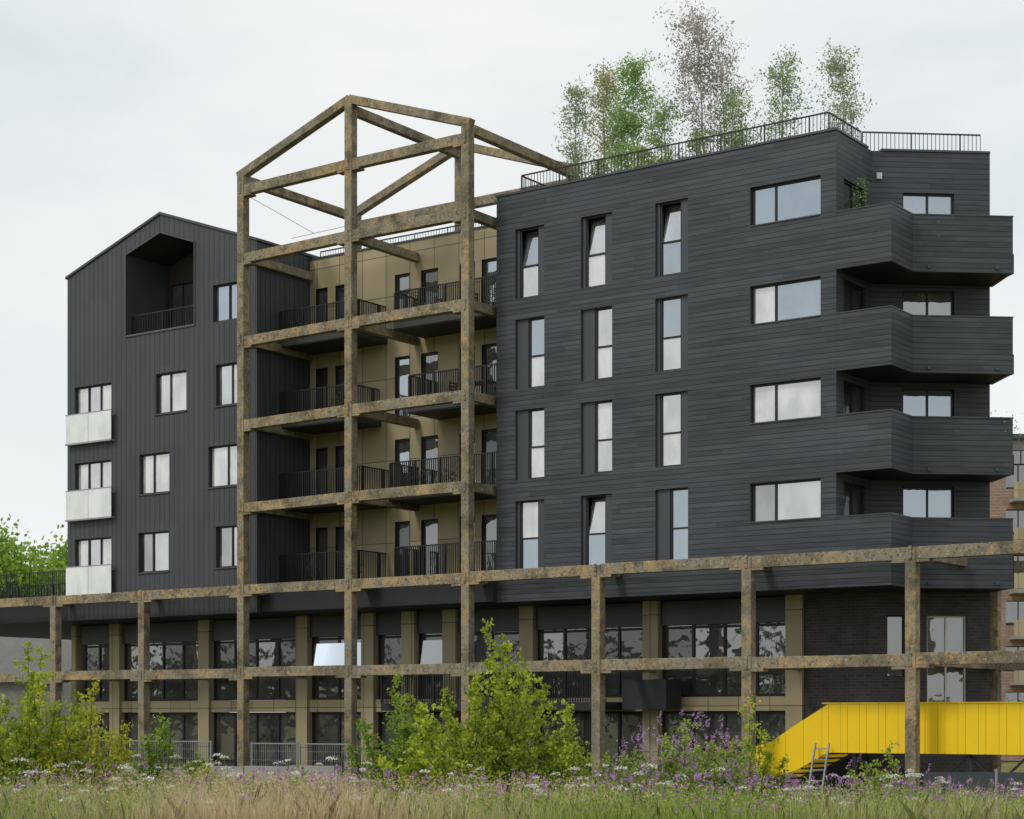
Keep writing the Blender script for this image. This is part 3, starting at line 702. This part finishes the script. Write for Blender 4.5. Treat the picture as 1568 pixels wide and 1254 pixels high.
# tree line on the far side of the meadow (mirrored in the glazing)
m=420; cx=rng.uniform(-460,160,m); cy=-190+rng.normal(0,8,m); ch=rng.uniform(7,15,m)
P=[];
for i in range(m):
    kk=120; v=rng.normal(0,1,(kk,3)); v/=np.linalg.norm(v,axis=1)[:,None]; v*=rng.uniform(.5,1,(kk,1))
    P.append(np.array((cx[i],cy[i],ch[i]*.5))+v*np.array((4.5,4.5,ch[i]*.5)))
P=np.concatenate(P); q=rng.uniform(0,1,len(P))[:,None]
fast('distant_tree_line',leaves(P,1.9),4,np.array((.03,.06,.015))*(1-q)+np.array((.10,.15,.04))*q,'leaf')

def plant(x,y_,z,h,r,nl,c=((.10,.2,.03),(.32,.46,.08))):
    root=empty('potted_plant'); p=MB('terracotta')
    tube(p,[(x,y_,z),(x,y_,z+.3)],[.12,.17],'terracotta',10); p.poly([(x+.15*math.cos(k*.628),y_+.15*math.sin(k*.628),z+.28) for k in range(10)],'bark'); p.obj('pot',root)
    P=np.array((x,y_,z+.3+h/2))+np.clip(rng.normal(0,1,(nl,3)),-2,2)*np.array((r,r,h/3.2)); q=rng.uniform(0,1,nl)[:,None]
    fast('leaves',leaves(P,.075),4,np.array(c[0])*(1-q)+np.array(c[1])*q,'leaf',root)
plant(18.75,2.0,16.05,1.7,.14,420); plant(20.4,3.6,16.05,.8,.2,260); plant(22.0,5.1,9.85,.9,.3,300); plant(19.4,1.6,12.95,.5,.15,90)
for x,z in ((-4.6,16.05),(-4.2,6.75),(-2.6,12.95),(1.2,16.05),(4.6,16.05),(-1.9,6.8),(1.0,9.85),(2.6,9.85)): plant(x,2.45,z+.03,.6,.17,170)
def chair(x,y_,z,s):
    c=MB('deck')
    for dx in (-.2,.2):
        for dy in (-.2,.2): c.box(x+dx-.02,x+dx+.02,y_+dy-.02,y_+dy+.02,z,z+(.44 if dx*s<0 else .9),'deck')
    c.box(x-.23,x+.23,y_-.23,y_+.23,z+.442,z+.475,'deck')
    for k in range(3): c.box(x+s*.19,x+s*.215,y_-.18,y_+.18,z+.56+k*.12,z+.63+k*.12,'deck')
    c.obj('balcony_chair')
t=MB('deck'); tz=12.99
t.box(3.0,4.2,2.5,3.2,tz+.7,tz+.745,'deck')
for x in (3.07,4.1):
    for yy in (2.55,3.12): t.box(x,x+.05,yy,yy+.05,tz,tz+.698,'deck')
t.obj('balcony_table'); chair(2.6,2.85,tz,-1); chair(4.6,2.85,tz,1); chair(2.0,2.8,16.09,-1); chair(3.2,2.8,16.09,1)

# ------------------------------------------------------------------ world, light, camera
wld=bpy.data.worlds.new('World'); sc.world=wld; wld.use_nodes=True; N=NT(wld.node_tree); bg=wld.node_tree.nodes['Background']
sk=N.n('ShaderNodeTexSky',sky_type='NISHITA'); sk.sun_disc=False
SE=math.radians(48); SA=math.radians(200)
sk.sun_elevation=SE; sk.sun_rotation=SA
tc=N.n('ShaderNodeTexCoord'); sp=N.n('ShaderNodeSeparateXYZ'); N.l(tc.outputs['Generated'],sp.inputs[0])
cv=N.comb(sp.outputs[0],sp.outputs[1],N.math('MULTIPLY',sp.outputs[2],2.6))
n1=N.noise(cv,2.4,6,.55)
cl=N.ramp(n1,[(.3,(.64,.73,.77)),(.5,(.85,.89,.90)),(.68,(1.0,1.0,.99))])
el=N.math('MULTIPLY',sp.outputs[2],3.0)
el=N.math('MINIMUM',N.math('MAXIMUM',el,0.0),1.0)
cl=N.mix(el,(1.0,1.0,.99),cl)
sc10=N.n('ShaderNodeVectorMath',operation='SCALE'); N.l(cl,sc10.inputs[0]); sc10.inputs['Scale'].default_value=9.9
N.l(N.mix(.93,sk.outputs[0],sc10.outputs[0]),bg.inputs['Color']); bg.inputs['Strength'].default_value=.1
sl=bpy.data.lights.new('sun','SUN'); sl.energy=1.5; sl.angle=math.radians(12); sl.color=(1,.96,.9)
so=bpy.data.objects.new('sun',sl); COL.objects.link(so)
from mathutils import Vector
dirv=Vector((math.sin(SA)*math.cos(SE),math.cos(SA)*math.cos(SE),math.sin(SE)))
so.rotation_euler=dirv.to_track_quat('Z','Y').to_euler()
cam=bpy.data.cameras.new('camera'); co=bpy.data.objects.new('camera',cam); COL.objects.link(co)
co.location=(CAM[0],CAM[1],1.7); co.rotation_euler=(math.pi/2,0,math.asin(.5787))
cam.sensor_width=36; cam.lens=2841/1568*36; cam.shift_y=473/1568; cam.clip_end=3000; cam.clip_start=.5
sc.camera=co
sc.view_settings.view_transform='Standard'; sc.view_settings.look='None'; sc.view_settings.exposure=0
